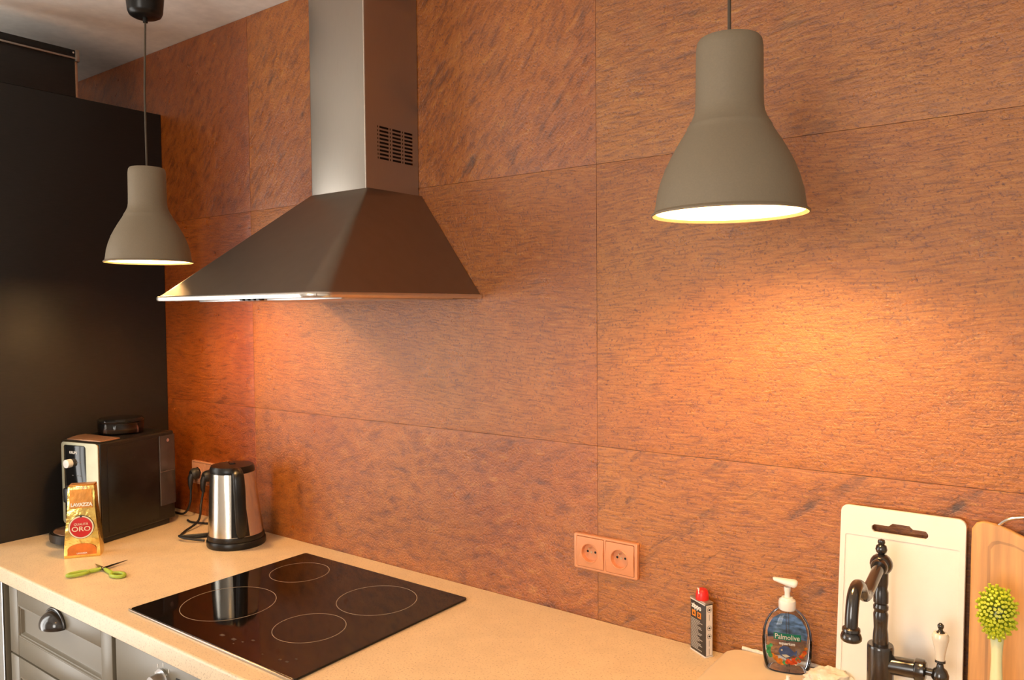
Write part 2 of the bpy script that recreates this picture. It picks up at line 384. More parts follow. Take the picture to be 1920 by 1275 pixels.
# board with a metal rail standing on the cabinet
t = thing('top_board', 'dark board with thin metal rail along its top, on the tall cabinet', 'board', (-.01, -.43, CT+1.361))
TO = (-.01, -.43, CT+1.361)
obj('board', loc(box(-.016, -.002, -.587, -.279, CT+1.361, CT+1.478, .0008), TO), G['black_brown'], t)
obj('track', loc(box(-.020, .003, -.587, -.281, CT+1.484, CT+1.507, .001), TO), G['black_plastic'], t)
obj('rail', loc(box(-.018, .006, -.587, -.281, CT+1.478, CT+1.484, .001), TO), G['steel'], t, label='thin brushed metal rail')
br = obj('end_bracket', loc(box(-.022, .008, -.281, -.268, CT+1.472, CT+1.508, .001), TO), G['steel'], t, label='small metal end bracket')
obj('screw', loc(tube([(.008, -.288, CT+1.496), (.0105, -.288, CT+1.496)], .003, 10), TO), G['chrome'], t)
obj('edge_strip', loc(box(-.017, .0005, -.279, -.272, CT+1.361, CT+1.472, .0008), TO), G['cup_plate'], t)

# ------------------------------------------------------------------ worktop (cut out round the sink bowl)
def slab(x0, x1, y0, y1, front):
    prof = [(y1, -.042), (y1, 0)]
    if front:
        r = .006; prof += [(y0+r-r*math.sin(a), -r+r*math.cos(a)) for a in [R(15*k) for k in range(7)]]
        prof += [(y0, -.039), (y0+.003, -.042)]
    else: prof += [(y0, 0), (y0, -.042)]
    bm = bmesh.new(); A = [bm.verts.new((x0, y, z)) for y, z in prof]; B = [bm.verts.new((x1, y, z)) for y, z in prof]
    bm.faces.new(A); bm.faces.new(B)
    for k in range(len(prof)): bm.faces.new((A[k], A[k-1], B[k-1], B[k]))
    return bm
wt = slab(.001, 2.10, -.62, -.0015, True)
join(wt, slab(2.10, 2.62, -.13, -.0015, False)); join(wt, slab(2.10, 2.62, -.62, -.52, True)); join(wt, slab(2.62, 3.0, -.62, -.0015, True))
o = obj('worktop', wt, G['worktop_laminate'], None, 30); o.location = (0, 0, CT)
tag(o, 'long cream speckled laminate worktop along the stone wall', 'worktop')

# ------------------------------------------------------------------ base units
def drawer_front(parent, x0, x1, z0, z1, y, nm='drawer', handle=True):
    f = .052
    fr = obj(nm, box(x0, x0+f, y, y+.02, z0, z1, .0012), G['cabinet_grey'], parent)
    me = fr.data; bm = bmesh.new(); bm.from_mesh(me)
    box(x1-f, x1, y, y+.02, z0, z1, .0012, bm=bm)
    box(x0+f+.0004, x1-f-.0004, y+.0004, y+.02, z1-f, z1, .0012, bm=bm); box(x0+f+.0004, x1-f-.0004, y+.0004, y+.02, z0, z0+f, .0012, bm=bm)
    bm.to_mesh(me); bm.free(); shade(me)
    # moulded inner frame and recessed panel
    bm = bmesh.new()
    a = (x0+f, x1-f, z0+f, z1-f)
    prof = [(0, .001), (.003, .001), (.005, .004), (.008, .004), (.011, .009), (.013, .011)]
    rings = [[bm.verts.new((xx, y+d, zz)) for xx, zz in ((a[0]+s, a[2]+s), (a[1]-s, a[2]+s), (a[1]-s, a[3]-s), (a[0]+s, a[3]-s))] for s, d in prof]
    for A, B in zip(rings, rings[1:]):
        for k in range(4): bm.faces.new((A[k], A[(k+1) % 4], B[(k+1) % 4], B[k]))
    bm.faces.new(rings[-1])
    obj('recessed_panel', bm, G['cabinet_grey'], fr, 30)
    if handle: cup_pull(fr, (x0+x1)/2, (z1-.052), y)
    return fr
def cup_pull(parent, cx, cz, y):
    bm = bmesh.new(); n, mm = 20, 10; a, d, h = .047, .036, .034
    def sph(s): 
        rows_ = []
        for i in range(mm+1):
            th = R(8)+R(92)*i/mm          # from top toward front
            rows_.append([Vector((cx+a*s*math.cos(PI*k/n)*math.sin(th+.0), y-d*s*math.sin(PI*k/n)*math.sin(th) , cz+.004+h*s*math.cos(th))) for k in range(n+1)])
        return rows_
    O, I = sph(1), sph(.9)
    Vo = [[bm.verts.new(p) for p in r] for r in O]; Vi = [[bm.verts.new(p) for p in r] for r in I]
    for V in (Vo, Vi):
        for i in range(mm):
            for k in range(n): bm.faces.new((V[i][k], V[i][k+1], V[i+1][k+1], V[i+1][k]))
    for k in range(n): bm.faces.new((Vo[-1][k], Vo[-1][k+1], Vi[-1][k+1], Vi[-1][k]))
    # skirt lower, back rim
    join(bm, tube([(cx+(a+.003)*math.cos(PI*k/n), y-.002, cz+.004+(h+.003)*math.sin(PI*k/n)) for k in range(n+1)], .004, 8))
    obj('cup_handle', bm, G['dark_bronze'], parent, 60, label='black domed cup handle')
t = thing('drawer_unit', 'grey-brown framed drawer unit with black cup handle under worktop', 'drawer unit', (.525, -.3, 0)); TO = (.525, -.3, 0)
def carcass(t, TO, x0, x1, m='gap_shade_black'):
    obj('carcass', loc(box(x0, x1, -.578, -.02, .1, CT-.043), TO), G[m], t)
    obj('plinth', loc(box(x0, x1, -.53, -.515, 0, .1), TO), G['cabinet_grey'], t)
carcass(t, TO, .215, .803)
for z0, z1 in ((CT-.236, CT-.046), (CT-.50, CT-.241), (.105, CT-.505)):
    drawer_front(t, .236-TO[0], .798-TO[0], z0, z1, -.6-TO[1])
t = thing('narrow_base_unit', 'narrow grey base unit squeezed between tall cabinet and drawer unit', 'cabinet', (.1, -.3, 0)); TO = (.1, -.3, 0)
carcass(t, TO, .003, .208)
obj('door', loc(box(.006, .206, -.603, -.58, .105, CT-.050, .004), TO), G['cabinet_grey'], t)
obj('door_edge', loc(box(.196, .206, -.606, -.6032, .105, CT-.052, .001), TO), G['aluminium'], t)

t = thing('built_in_oven', 'built-in oven with grey control panel and knob beneath the hob', 'oven', (1.115, -.3, 0)); TO = (1.115, -.3, 0)
obj('carcass', loc(box(.812, 1.418, -.578, -.02, .12, CT-.043), TO), G['gap_shade_black'], t)
fp = obj('control_panel', loc(box(.815, 1.415, -.600, -.58, CT-.165, CT-.046, .002), TO), G['cabinet_grey'], t)
obj('display', loc(box(1.068, 1.2, -.6015, -.598, CT-.130, CT-.078, .001), TO), G['black_gloss'], fp)
for kx in (1.018, 1.25):
    kb = tube([(kx, -.600, CT-.098), (kx, -.606, CT-.098)], .026, 28); kn = obj('knob', loc(kb, TO), G['aluminium'], fp)
    kb = tube([(kx, -.606, CT-.098), (kx, -.628, CT-.098)], [.020, .0175], 28); obj('knob_grip', loc(kb, TO), G['aluminium'], kn)
    for a in (-40, 0, 40, 80):
        mx, mz = kx-.034*math.sin(R(a)), CT-.098+.034*math.cos(R(a))
        obj('scale_mark', loc(box(mx-.0012, mx+.0012, -.6005, -.5995, mz-.004, mz+.004), TO), G['print_white'], kn)
obj('door', loc(box(.815, 1.415, -.602, -.58, .125, CT-.17, .003), TO), G['black_gloss'], t)
obj('door_handle', loc(tube([(.87, -.602, .66), (.87, -.64, .66), (1.36, -.64, .66), (1.36, -.602, .66)], .008, 12), TO), G['aluminium'], t)
t = thing('sink_base_unit', 'grey base unit under the sink right of the oven', 'cabinet', (2.2, -.3, 0)); TO = (2.2, -.3, 0)
bm = box(1.422, 1.44, -.578, -.02, .1, CT-.043); box(2.98, 2.998, -.578, -.02, .1, CT-.043, bm=bm); box(1.44, 2.98, -.578, -.02, .1, .118, bm=bm)
obj('carcass', loc(bm, TO), G['cabinet_grey'], t)
for x0, x1 in ((1.424, 2.0), (2.004, 2.5), (2.504, 2.996)):
    drawer_front(t, x0-TO[0], x1-TO[0], .105, CT-.048, -.6-TO[1], 'door')

# ------------------------------------------------------------------ hob
hx0, hx1, hy1, hy0 = .828, 1.418, -.0748, -.571
t = thing('ceramic_hob', 'flat black glass hob with four thin ring outlines in worktop', 'hob', ((hx0+hx1)/2, (hy0+hy1)/2, CT)); TO = t.location.copy()
me = curve_mesh([rrect(hx0-TO.x, hx1-TO.x, hy0-TO.y, hy1-TO.y, .008)], .002, .0008)
gl = obj('glass_plate', me, G['ceramic_glass'], t, 30, M=Matrix.Translation((0, 0, .0032)))
obj('trim_edge', box(hx0-TO.x-.0005, hx1-TO.x+.0005, hy0-TO.y-.004, hy0-TO.y-.0002, .0005, .0048, .0006), G['aluminium'], t, label='silver front edge trim')
for cx, cy, r in ((.947, -.189, .0755), (.986, -.421, .106), (1.253, -.208, .0935), (1.252, -.403, .0775)):
    me = curve_mesh([circ(cx-TO.x, cy-TO.y, r, 72), circ(cx-TO.x, cy-TO.y, r-.0016, 72)], .0001)
    obj('ring_mark', me, G['ring_print'], gl, None, M=Matrix.Translation((0, 0, .0053)))
for cx, cy, s in ((1.134, -.534, .006), (1.172, -.532, .006), (1.198, -.529, .003), (1.209, -.512, .004), (1.19, -.545, .002), (1.328, -.535, .003), (1.347, -.533, .004), (1.352, -.515, .003), (1.28, -.54, .002)):
    obj('touch_mark', curve_mesh([rrect(cx-TO.x-s, cx-TO.x+s, cy-TO.y-s*.6, cy-TO.y+s*.6, s*.3, 3)], .0001), G['touch_print'], gl, None, M=Matrix.Translation((0, 0, .0053)))

# ------------------------------------------------------------------ cooker hood
HX, HZ = 1.114, CT+.706
t = thing('cooker_hood', 'brown-grey steel pyramid cooker hood with square chimney on wall', 'cooker hood', (HX, 0, HZ))
def hood_ring(hw, yf, r, z, n=8, yb=-.0015):
    P = [(-hw, yb)]
    for cx, a0 in ((-hw+r, 180), (hw-r, 270)):
        for i in range(n+1):
            a = R(a0+90*i/n); P.append((cx+r*math.cos(a), yf+r+r*math.sin(a)))
    P.append((hw, yb)); return [(x, y, z) for x, y in P]
def loft(rings, cap=(False, False)):
    bm = bmesh.new(); V = [[bm.verts.new(p) for p in r] for r in rings]; n = len(V[0])
    for A, B in zip(V, V[1:]):
        for k in range(n): bm.faces.new((A[k], A[(k+1) % n], B[(k+1) % n], B[k]))
    if cap[0]: bm.faces.new(V[0])
    if cap[1]: bm.faces.new(V[-1])
    return bm
NR = 10; rings = []
for k in range(NR+1):
    s = k/NR
    rings.append(hood_ring(.291+(.104-.291)*s, -.497+(-.184+.497)*s, .042+(.006-.042)*s, .010+(.262-.010)*s))
obj('canopy', loft(rings, (False, True)), G['hood_steel'], t, 50)
lp = loft([hood_ring(.288, -.494, .044, .0), hood_ring(.2955, -.5015, .046, .0), hood_ring(.297, -.503, .047, .003), hood_ring(.297, -.503, .047, .008), hood_ring(.2945, -.5005, .045, .011), hood_ring(.288, -.494, .044, .0115), hood_ring(.288, -.494, .044, .0)])
obj('rim', lp, G['lip_steel'], t, 60, label='bright polished rim')
obj('underside', box(-.285, .285, -.488, -.004, .002, .008), G['hood_steel'], t)
for x0 in (-.255, .01):
    f = obj('grease_filter', box(x0, x0+.245, -.40, -.06, -.002, .003, .001), G['aluminium'], t)
for k in range(4):
    bx = .045+k*.019; obj('button', box(bx-.006, bx+.006, -.489, -.477, -.0035, .003, .001), G['black_plastic'], t)
# chimney: four walls, the right one with real slots
cz0, cz1 = .262, ZC-HZ-.001; cw0, cw1, cyf = -.103, .094, -.181
bm = bmesh.new(); rr_ = .004
outl = [(cw1, -.0015), (cw1, cyf+rr_)]+[(cw1-rr_+rr_*math.cos(R(a)), cyf+rr_-rr_*math.sin(R(a))) for a in (30, 60, 90)]+[(cw0+rr_-rr_*math.sin(R(a)), cyf+rr_-rr_*math.cos(R(a))) for a in (0, 30, 60, 90)]+[(cw0, -.0015)]
A = [bm.verts.new((x, y, cz0)) for x, y in outl]; B = [bm.verts.new((x, y, cz1)) for x, y in outl]
for k in range(1, len(outl)-1): bm.faces.new((A[k], A[k+1], B[k+1], B[k]))
ys = [cyf+rr_]; sl = set()
gy0, gy1 = -.141, -.024
cells = [(-.1410, -.1385, 0), (-.1345, -.1045, 1), (-.1005, -.0975, 0), (-.0915, -.0625, 1), (-.0580, -.0550, 0), (-.0500, -.0220, 1)]
for y0, y1, _ in cells: sl.add(len(ys)); ys += [y0, y1]
ys.append(-.0015); gz = [cz0]; szs = set(); zt = CT+1.043-HZ
for k in range(9): szs.add(len(gz)); gz += [zt+k*.0092, zt+k*.0092+.0048]
gz.append(cz1)
V = [[bm.verts.new((cw1, y, z)) for z in gz] for y in ys]
for i in range(len(ys)-1):
    for j in range(len(gz)-1):
        if i in sl and j in szs: continue
        bm.faces.new((V[i][j], V[i+1][j], V[i+1][j+1], V[i][j+1]))
bmesh.ops.remove_doubles(bm, verts=bm.verts, dist=1e-6)
ch = obj('chimney', bm, G['steel'], t, 40, label='tall steel chimney with slotted vent')
obj('vent_shade_sheet', box(cw1-.02, cw1-.018, -.15, -.01, zt-.02, zt+.1), G['gap_shade_black'], ch)  # added black sheet stands in for the dark inside the chimney
obj('corner_edge', tube([(cw1-.0008, cyf+.0008, cz0+.001), (cw1-.0008, cyf+.0008, cz1)], .0016, 8), G['lip_steel'], ch)

# ------------------------------------------------------------------ pendant lamps
def pendant(x, y, label, zr=CT+.812, roll=0):
    t = thing('pendant_lamp', label, 'lamp', (x, y, zr), 0, 'grey pendant lamps over the worktop')
    prof = [(.1035, .0045), (.1085, .0005), (.1105, .001), (.1105, .003), (.106, .0065), (.1045, .0145), (.102, .032), (.097, .05), (.090, .069), (.082, .085), (.072, .103), (.0635, .1165), (.0595, .1235), (.0590, .1265), (.0575, .1285),
            (.0525, .137), (.0490, .146), (.0475, .156), (.0470, .175), (.0466, .236), (.0450, .246), (.0420, .250), (.004, .2505)]
    obj('shade', lathe(prof, 64, cap=False), G['lamp_grey'], t, 35)
    inner = [(.1085, .0007), (.1040, .0048), (.1028, .0145), (.1003, .032), (.0953, .05), (.0883, .069), (.0803, .085), (.0703, .103), (.0575, .1235), (.050, .137), (.0465, .15), (.0455, .20), (.002, .2)]
    obj('shade_lining', lathe(inner, 64, cap=False), G['lamp_inside'], t, 50, label='white glowing inside of shade')
    obj('bulb', lathe([(0, .030), (.012, .032), (.022, .040), (.0275, .052), (.028, .062), (.024, .076), (.016, .090), (.013, .104), (0, .106)], 24), G['bulb_glow'], t, 80)
    obj('lamp_holder', lathe([(.015, .104), (.018, .106), (.018, .165), (.010, .2), (0, .2)], 20), G['white_plastic'], t)
    zc = ZC-zr; cxo = .012
    obj('cord', tube([(0, 0, .249), (-.001, 0, .45), (cxo, .0, zc-.128)], .0027, 8), G['cord_brown'], t)
    obj('canopy', lathe([(.0045, zc-.142), (.006, zc-.1415), (.006, zc-.130), (.030, zc-.128), (.039, zc-.123), (.043, zc-.114), (.054, zc-.002), (.054, zc-.0005), (0, zc-.0005)], 40, c=(cxo, 0, 0)), G['black_plastic'], t, 45, label='dark grey ceiling canopy')
    return t
pendant(.566, -.362, 'grey bell-shaped pendant lamp hanging near the tall dark cabinet')
pendant(2.158, -.363, 'grey bell-shaped pendant lamp hanging right, in front of bare stone')
# flush ceiling lamp of the room, behind the camera
t = thing('ceiling_lamp', 'round white flush ceiling lamp in the middle of the room', 'lamp', (1.5, -2.0, ZC))
obj('base', lathe([(0, -.001), (.17, -.001), (.17, -.03), (.165, -.035), (0, -.035)], 40), G['pump_white'], t)
mat('ceiling_lamp_glow', (1, .9, .8), .5, emis=(LAMP_COLOR, 10))
obj('diffuser', lathe([(.16, -.036), (.158, -.05), (.13, -.07), (.07, -.082), (0, -.085)], 40, cap=False), G['ceiling_lamp_glow'], t, 60)

# ------------------------------------------------------------------ sockets
def double_socket(x0, z0, label):
    w, h = .1555, .0775
    t = thing('double_socket', label, 'socket', (x0+w/2, 0, z0+h/2), 0, 'copper-coloured double wall sockets')
    hw, hh = w/2, h/2; iw = .0335
    hole = [rrect(-.0705, -.0025, -.0335, .0335, .002, 3), rrect(.0025, .0705, -.0335, .0335, .002, 3)]
    me = curve_mesh([rrect(-hw, hw, -hh, hh, .004, 4)]+hole, .0055, .0018)
    fr = obj('frame', me, G['copper_plastic'], t, 40, M=Matrix.Translation((0, -.0056, 0)) @ WALLM)
    # gentle convex bow of the frame and plates
    def bow(o):
        for v in o.data.vertices:
            if v.co.y < -.003: v.co.y -= .0045*(1-(v.co.z/hh)**2)
    bow(fr)
    obj('back_box', box(-hw+.003, hw-.003, -.0048, -.0003, -hh+.003, hh-.003), G['gap_shade_black'], t)
    for s in (-.0365, .0365):
        me = curve_mesh([rrect(-.0333, .0333, -.0328, .0328, .0015, 3), circ(0, 0, .0203, 40)], .0045, .0006)
        subdiv(me, 1)
        pl = obj('socket_plate', me, G['copper_plastic'], t, 40, M=Matrix.Translation((s, -.0062, 0)) @ WALLM); bow(pl)
        well = lathe([(.0213, .0002), (.0205, .0010), (.0196, .0002), (.0190, -.0095), (0, -.0095)], 40, cap=False)
        wl = obj('well', well, G['copper_plastic'], t, 30, M=Matrix.Translation((s, -.0148, 0)) @ WALLM)
        for dx in (-.0095, .0095):
            obj('pin_hole_shade', lathe([(.0027, 0), (0, .0001)], 14, cap=False), G['gap_shade_black'], wl, None, M=Matrix.Translation((s+dx, -.00545, .001)) @ WALLM)  # flat black disc, the hole's shade painted as colour
        obj('screw', lathe([(.0026, 0), (.0024, .0009), (0, .0009)], 14, cap=False), G['chrome'], wl, 30, M=Matrix.Translation((s, -.0054, 0)) @ WALLM)
        obj('earth_pin', tube([(s, -.0054, .0105), (s, -.0165, .0105)], [.0024, .0018], 12), G['chrome'], wl)
    return t
double_socket(1.672, CT+.110, 'copper-coloured empty double wall socket above worktop, right of hob')
double_socket(.158, CT+.106, 'copper-coloured double wall socket with plug, behind the kettle')

# ------------------------------------------------------------------ coffee machine
ca = R(13.17)
t = thing('coffee_machine', 'black automatic coffee machine with chrome front in the corner', 'coffee machine', (.265, -.363, CT), ca)
def prism(outline, z0, z1, bev=0, seg=2):
    bm = bmesh.new(); A = [bm.verts.new((x, y, z0)) for x, y in outline]; B = [bm.verts.new((x, y, z1)) for x, y in outline]
    bm.faces.new(A); bm.faces.new(B); n = len(A)
    for k in range(n): bm.faces.new((A[k], A[(k+1) % n], B[(k+1) % n], B[k]))
    if bev: bmesh.ops.bevel(bm, geom=bm.edges[:], offset=bev, segments=seg, affect='EDGES', profile=.5)
    return bm
body = [(0, 0), (0, .272), (-.20, .272), (-.20, .06), (-.165, .004), (-.15, 0)]
bo = obj('body', prism(body, .016, .300, .006, 3), G['black_plastic'], t, 50)
obj('foot_base', prism([(-.008, .01), (-.008, .255), (-.19, .255), (-.19, .06), (-.15, .01)], 0, .017, .003), G['rubber_black'], t)
obj('side_panel', box(-.0005, .0012, .024, .205, .03, .285, .0005), G['black_plastic'], t)
tk = obj('water_tank', prism([(.0006, .212), (.0025, .214), (.0025, .27), (-.002, .276), (-.19, .276), (-.19, .2735), (.0006, .2735)], .065, .288), G['tank_smoke'], t, label='smoky translucent water tank')
obj('water_line', box(.0024, .003, .2135, .269, .172, .174), G['steel'], tk)
obj('tank_screw', tube([(.002, .243, .272), (.0045, .243, .272)], .0055, 16), G['chrome'], tk)
# front: chrome band, black control panel, knob
fr = obj('front_frame', curve_mesh([rrect(-.158, -.002, .05, .298, .012), rrect(-.147, -.054, .056, .288, .008)], .0025, .0012), G['machine_trim'], t, 40, M=Matrix.Translation((0, -.0022, 0)) @ WALLM, label='chrome front frame')
cp = obj('control_panel', box(-.147, -.054, -.003, .001, .165, .287, .001), G['black_gloss'], t)
kn = obj('knob', tube([(-.121, -.003, .234), (-.121, -.018, .234), (-.121, -.0185, .234)], [.0125, .0125, .010], 24), G['pump_white'], cp, label='silver-white control knob')
for kx, kz in ((-.092, .238), (-.080, .239), (-.092, .198), (-.080, .198), (-.112, .198)):
    obj('panel_light', box(kx-.003, kx+.003, -.0036, -.0028, kz-.001, kz+.001), G['mark_print'], cp, None)
obj('brand_mark', text_mesh('KRUPS', .011, .0002), G['print_white'], cp, None, M=Matrix.Translation((-.108, -.0034, .266)) @ WALLM)
obj('brew_recess_shade', box(-.147, -.054, -.002, .0005, .056, .165), G['gap_shade_black'], t)  # flat black plate paints the shade of the brewing recess
obj('coffee_spout', box(-.125, -.088, -.03, -.002, .12, .165, .006), G['black_plastic'], t)
tr = [(-.02, .0)]+[(-.09+.088*math.cos(R(a)), -.012-.062*math.sin(R(a))) for a in range(0, 181, 12)]+[(-.185, .02)]
dt = obj('drip_tray', prism(tr, .012, .036, .005, 3), G['black_plastic'], t, 50)
obj('drip_grille', prism([(-.09+(x+.09)*.86, -.012+(y+.012)*.82) for x, y in tr], .036, .0375, .0004), G['cup_plate'], dt)
obj('cup_plate', prism([(-.014, .014), (-.014, .082), (-.186, .10), (-.186, .068), (-.155, .014)], .2995, .3035, .0012), G['cup_plate'], t, label='copper-brown cup warming plate')
hp = obj('bean_hopper', lathe([(.064, .2995), (.066, .302), (.067, .334), (.0655, .336), (.063, .336), (.062, .303), (0, .302)], 40, c=(-.115, .170, 0)), G['smoke_plastic'], t, 40, label='smoky clear bean hopper')
obj('coffee_beans', lathe([(.058, .3045), (.058, .316), (.03, .321), (0, .322)], 24, c=(-.115, .170, 0)), G['cord_brown'], hp)
obj('hopper_lid', lathe([(.066, .3365), (.0675, .339), (.0675, .344), (.062, .349), (.03, .3515), (0, .352)], 40, c=(-.115, .170, 0)), G['black_gloss'], hp, 35)

# ------------------------------------------------------------------ coffee bag
ba = math.atan2(.70, .72)
t = thing('coffee_bag', 'gold foil coffee bag with red round emblem before coffee machine', 'bag', (.343, -.457, CT), ba+R(9))
lev = [(0, .0445, .024), (.006, .0455, .0255), (.03, .0445, .026), (.06, .042, .026), (.095, .0385, .0255), (.125, .0355, .024), (.15, .034, .022), (.175, .0335, .020), (.199, .0325, .018)]
def bag_hw(z):
    for (z0, a0, d0), (z1, a1, d1) in zip(lev, lev[1:]):
        if z <= z1: s = (z-z0)/(z1-z0); return a0+(a1-a0)*s, d0+(d1-d0)*s
    return lev[-1][1], lev[-1][2]
YB = .034
def bag_front(z): return YB-bag_hw(z)[1]*1.0-.002*math.sin(PI*min(1, z/.19))
rings = []
for k in range(41):
    z = .199*k/40; a, d = bag_hw(z); ring = []
    cy = YB; n = 10
    for x0, y0, x1, y1 in ((-a, -d, a, -d), (a, -d, a, d), (a, d, -a, d), (-a, d, -a, -d)):
        for s in range(n):
            f = s/n; x = x0+(x1-x0)*f; y = y0+(y1-y0)*f
            side = (y0 == y1)
            bul = math.sin(PI*f)
            if side: y += (-.002 if y0 < 0 else .004)*bul*math.sin(PI*min(1, z/.19))
            else: x += (-.006 if x0 > 0 else .006)*bul*min(1, max(0, (z-.09)/.08))+(.0015 if x0 > 0 else -.0015)*bul*(z < .09)
            q = noise.noise(Vector((x*60, y*60, z*55)))*.0011*(1 if .004 < z < .195 else 0)
            ring.append((x, cy+y+(q if side else 0), z))
    rings.append(ring)
obj('foil_pouch', loft(rings, (True, True)), G['gold_foil'], t, 50)
obj('top_fold', box(-.0310, .0325, YB-.0170, YB+.0165, .1985, .2025, .001), G['gold_dark'], t)
def bagpos(off): return lambda v: Vector((v.x, bag_front(max(0, min(.199, v.y)))-off-v.z*.3, v.y))
def bprint(nm, me, m, off, label=None): return obj(nm, wrap(me, bagpos(off)), G[m], t, None, label=label)
bprint('band_print', subdiv(curve_mesh([[(-.029, .138), (.029, .138), (.0275, .190), (-.0275, .190)]], .0001), 3), 'gold_dark', .0012)
bprint('cup_picture', subdiv(curve_mesh([[(-.036, .008), (.036, .008), (.036, .024)]+[(.036*math.cos(R(a)), .024+.016*math.sin(R(a))) for a in range(10, 180, 10)]+[(-.036, .024)]], .0001), 2), 'print_orange', .0012)
bprint('emblem_ring', subdiv(curve_mesh([circ(0, .086, .0325, 40)], .0001), 2), 'print_black', .0014)
bprint('emblem_ring', subdiv(curve_mesh([circ(0, .086, .0315, 40), circ(0, .086, .0280, 40)], .0001), 1), 'print_cream', .0019)
bprint('emblem_disc', subdiv(curve_mesh([circ(0, .086, .0275, 40)], .0001), 2), 'print_red', .0019, 'red round emblem')
def btext(s, size, x, z, m, off, bold=0, sx=1.0, sp=1.0):
    me = text_mesh(s, size, bold, .0001, sp, sx); me.transform(Matrix.Translation((x, z, 0))); bprint('lettering', me, m, off)
btext('LAVAZZA', .0130, .0015, .148, 'print_white', .0022, .0006, 1.0, .92)
btext('QUALITÀ', .0085, 0, .0945, 'print_cream', .0028, .0001, 1.0)
btext('ORO', .0185, 0, .081, 'print_cream', .0028, .0002, 1.15)
btext('LAVAZZA', .006, 0, .013, 'print_white', .0022, .0002)
btext('LAVAZZA', .007, 0, .1945, 'print_white', .0022, .0002)
bprint('emblem_notch', curve_mesh([[(-.004, .1185), (.004, .1185), (0, .112)]], .0001), 'print_black', .0026)

# ------------------------------------------------------------------ kettle
t = thing('electric_kettle', 'brushed steel electric kettle with black handle and base', 'kettle', (.572, -.122, CT), R(-24))
obj('power_base', lathe([(0, 0), (.0815, 0), (.083, .003), (.083, .016), (.081, .0195), (0, .0195)], 56), G['black_plastic'], t, 40)
obj('bottom_ring', lathe([(0, .020), (.0795, .020), (.0805, .023), (.0785, .0345), (0, .0345)], 56), G['black_plastic'], t, 40)
bd = obj('steel_body', lathe([(.0775, .0347), (.0765, .05), (.0725, .09), (.0685, .14), (.0645, .185), (.0610, .214)], 72, cap=False), G['kettle_steel'], t, 60)
ld = obj('lid', lathe([(.0620, .2135), (.0625, .217), (.0620, .226), (.0585, .2325), (.03, .2355), (0, .236)], 48, sx=1.03), G['black_plastic'], t, 40)
obj('lid_grip', box(-.028, .012, -.008, .008, .2345, .2385, .0015), G['black_gloss'], ld)
# handle: broad band bowing away from the body, with a black strip on the body behind it
hpth = smooth_path([(.052, 0, .226), (.072, 0, .226), (.092, 0, .214), (.0975, 0, .18), (.096, 0, .13), (.094, 0, .085), (.088, 0, .05), (.080, 0, .036)], 6)
obj('handle', tube(hpth, [.0165-.004*abs(i/(len(hpth)-1)-.45) if i < len(hpth)-8 else .0145-.0008*(i-len(hpth)+8) for i in range(len(hpth))], 16, flat=.55, ref=(0, 1, 0)), G['black_plastic'], t, 60)
bm = bmesh.new(); N = 12
for i in range(N+1):
    z = .036+(.214-.036)*i/N; r = .0775+(.0610-.0775)*(z-.0347)/.179+.0012+.0012*math.sin(PI*i/N); hw = R(19-6*i/N)
    for k in range(7): bm.verts.new((r*math.cos(-hw+2*hw*k/6), r*math.sin(-hw+2*hw*k/6), z))
bm.verts.ensure_lookup_table()
for i in range(N):
    for k in range(6): bm.faces.new([bm.verts[i*7+k], bm.verts[i*7+k+1], bm.verts[(i+1)*7+k+1], bm.verts[(i+1)*7+k]])
obj('handle_strip', bm, G['black_plastic'], t, 60)
bm = lathe([(.018, .165), (.021, .19), (.024, .214), (.022, .2145), (.016, .17)], 20, c=(-.048, 0, 0), cap=False)
obj('spout', bm, G['kettle_steel'], t, 60)

kw = Vector((-.803, -.596, 0)); kw.rotate(Matrix.Rotation(R(24), 3, 'Z'))       # the jug leans a little on its base
SHR = Matrix.Identity(4); SHR[0][2] = kw.x*.036; SHR[1][2] = kw.y*.036
for c in t.children_recursive: c.data.transform(SHR)
# ------------------------------------------------------------------ cords
def cord(name, pts, label, rad=.0036, plug=None):
    t = thing(name, label, 'cord', pts[0] if not plug else (plug[0], plug[1], plug[2])); o = Vector(t.location)
    obj('cable', tube([p-o for p in smooth_path(pts, 8)], rad, 10), G['rubber_black'], t, 70)
    if plug:
        bm = lathe([(0, .006), (.0175, .006), (.0185, .010), (.0185, .018), (.016, .025), (.011, .030), (.0, .030)], 28, cap=False); bm.transform(WALLM)
        obj('plug', bm, G['rubber_black'], t, 40)
        obj('strain_relief', tube([(0, -.024, -.002), (0, -.030, -.014), (0, -.032, -.034), (0, -.030, -.05)], [.011, .010, .0075, .005], 14), G['rubber_black'], t, 60)
    return t
pz = CT+.106+.0775/2
cord('power_cord', [(.199, -.041, pz-.045), (.199, -.043, pz-.085), (.185, -.045, CT+.028), (.150, -.042, CT+.006), (.10, -.045, CT+.0045), (.05, -.05, CT+.005)], 'black power cord plugged into the socket behind the kettle', plug=(.199, -.011, pz))
cord('kettle_cord', [(.272, -.041, pz-.045), (.280, -.055, CT+.06), (.32, -.09, CT+.02), (.35, -.155, CT+.005), (.385, -.185, CT+.0042), (.43, -.165, CT+.0045), (.455, -.12, CT+.0045), (.46, -.10, CT+.0055), (.455, -.14, CT+.012), (.42, -.195, CT+.0125), (.405, -.205, CT+.0125), (.44, -.205, CT+.0115), (.49, -.175, CT+.006)], 'black looped kettle cord lying on worktop left of kettle', plug=(.272, -.011, pz))
cord('machine_cord', [(.232, -.075, CT+.0045), (.27, -.080, CT+.0045), (.33, -.058, CT+.0045), (.40, -.045, CT+.0045), (.46, -.035, CT+.0045)], 'thin black cord along the wall behind the kettle', .0033)

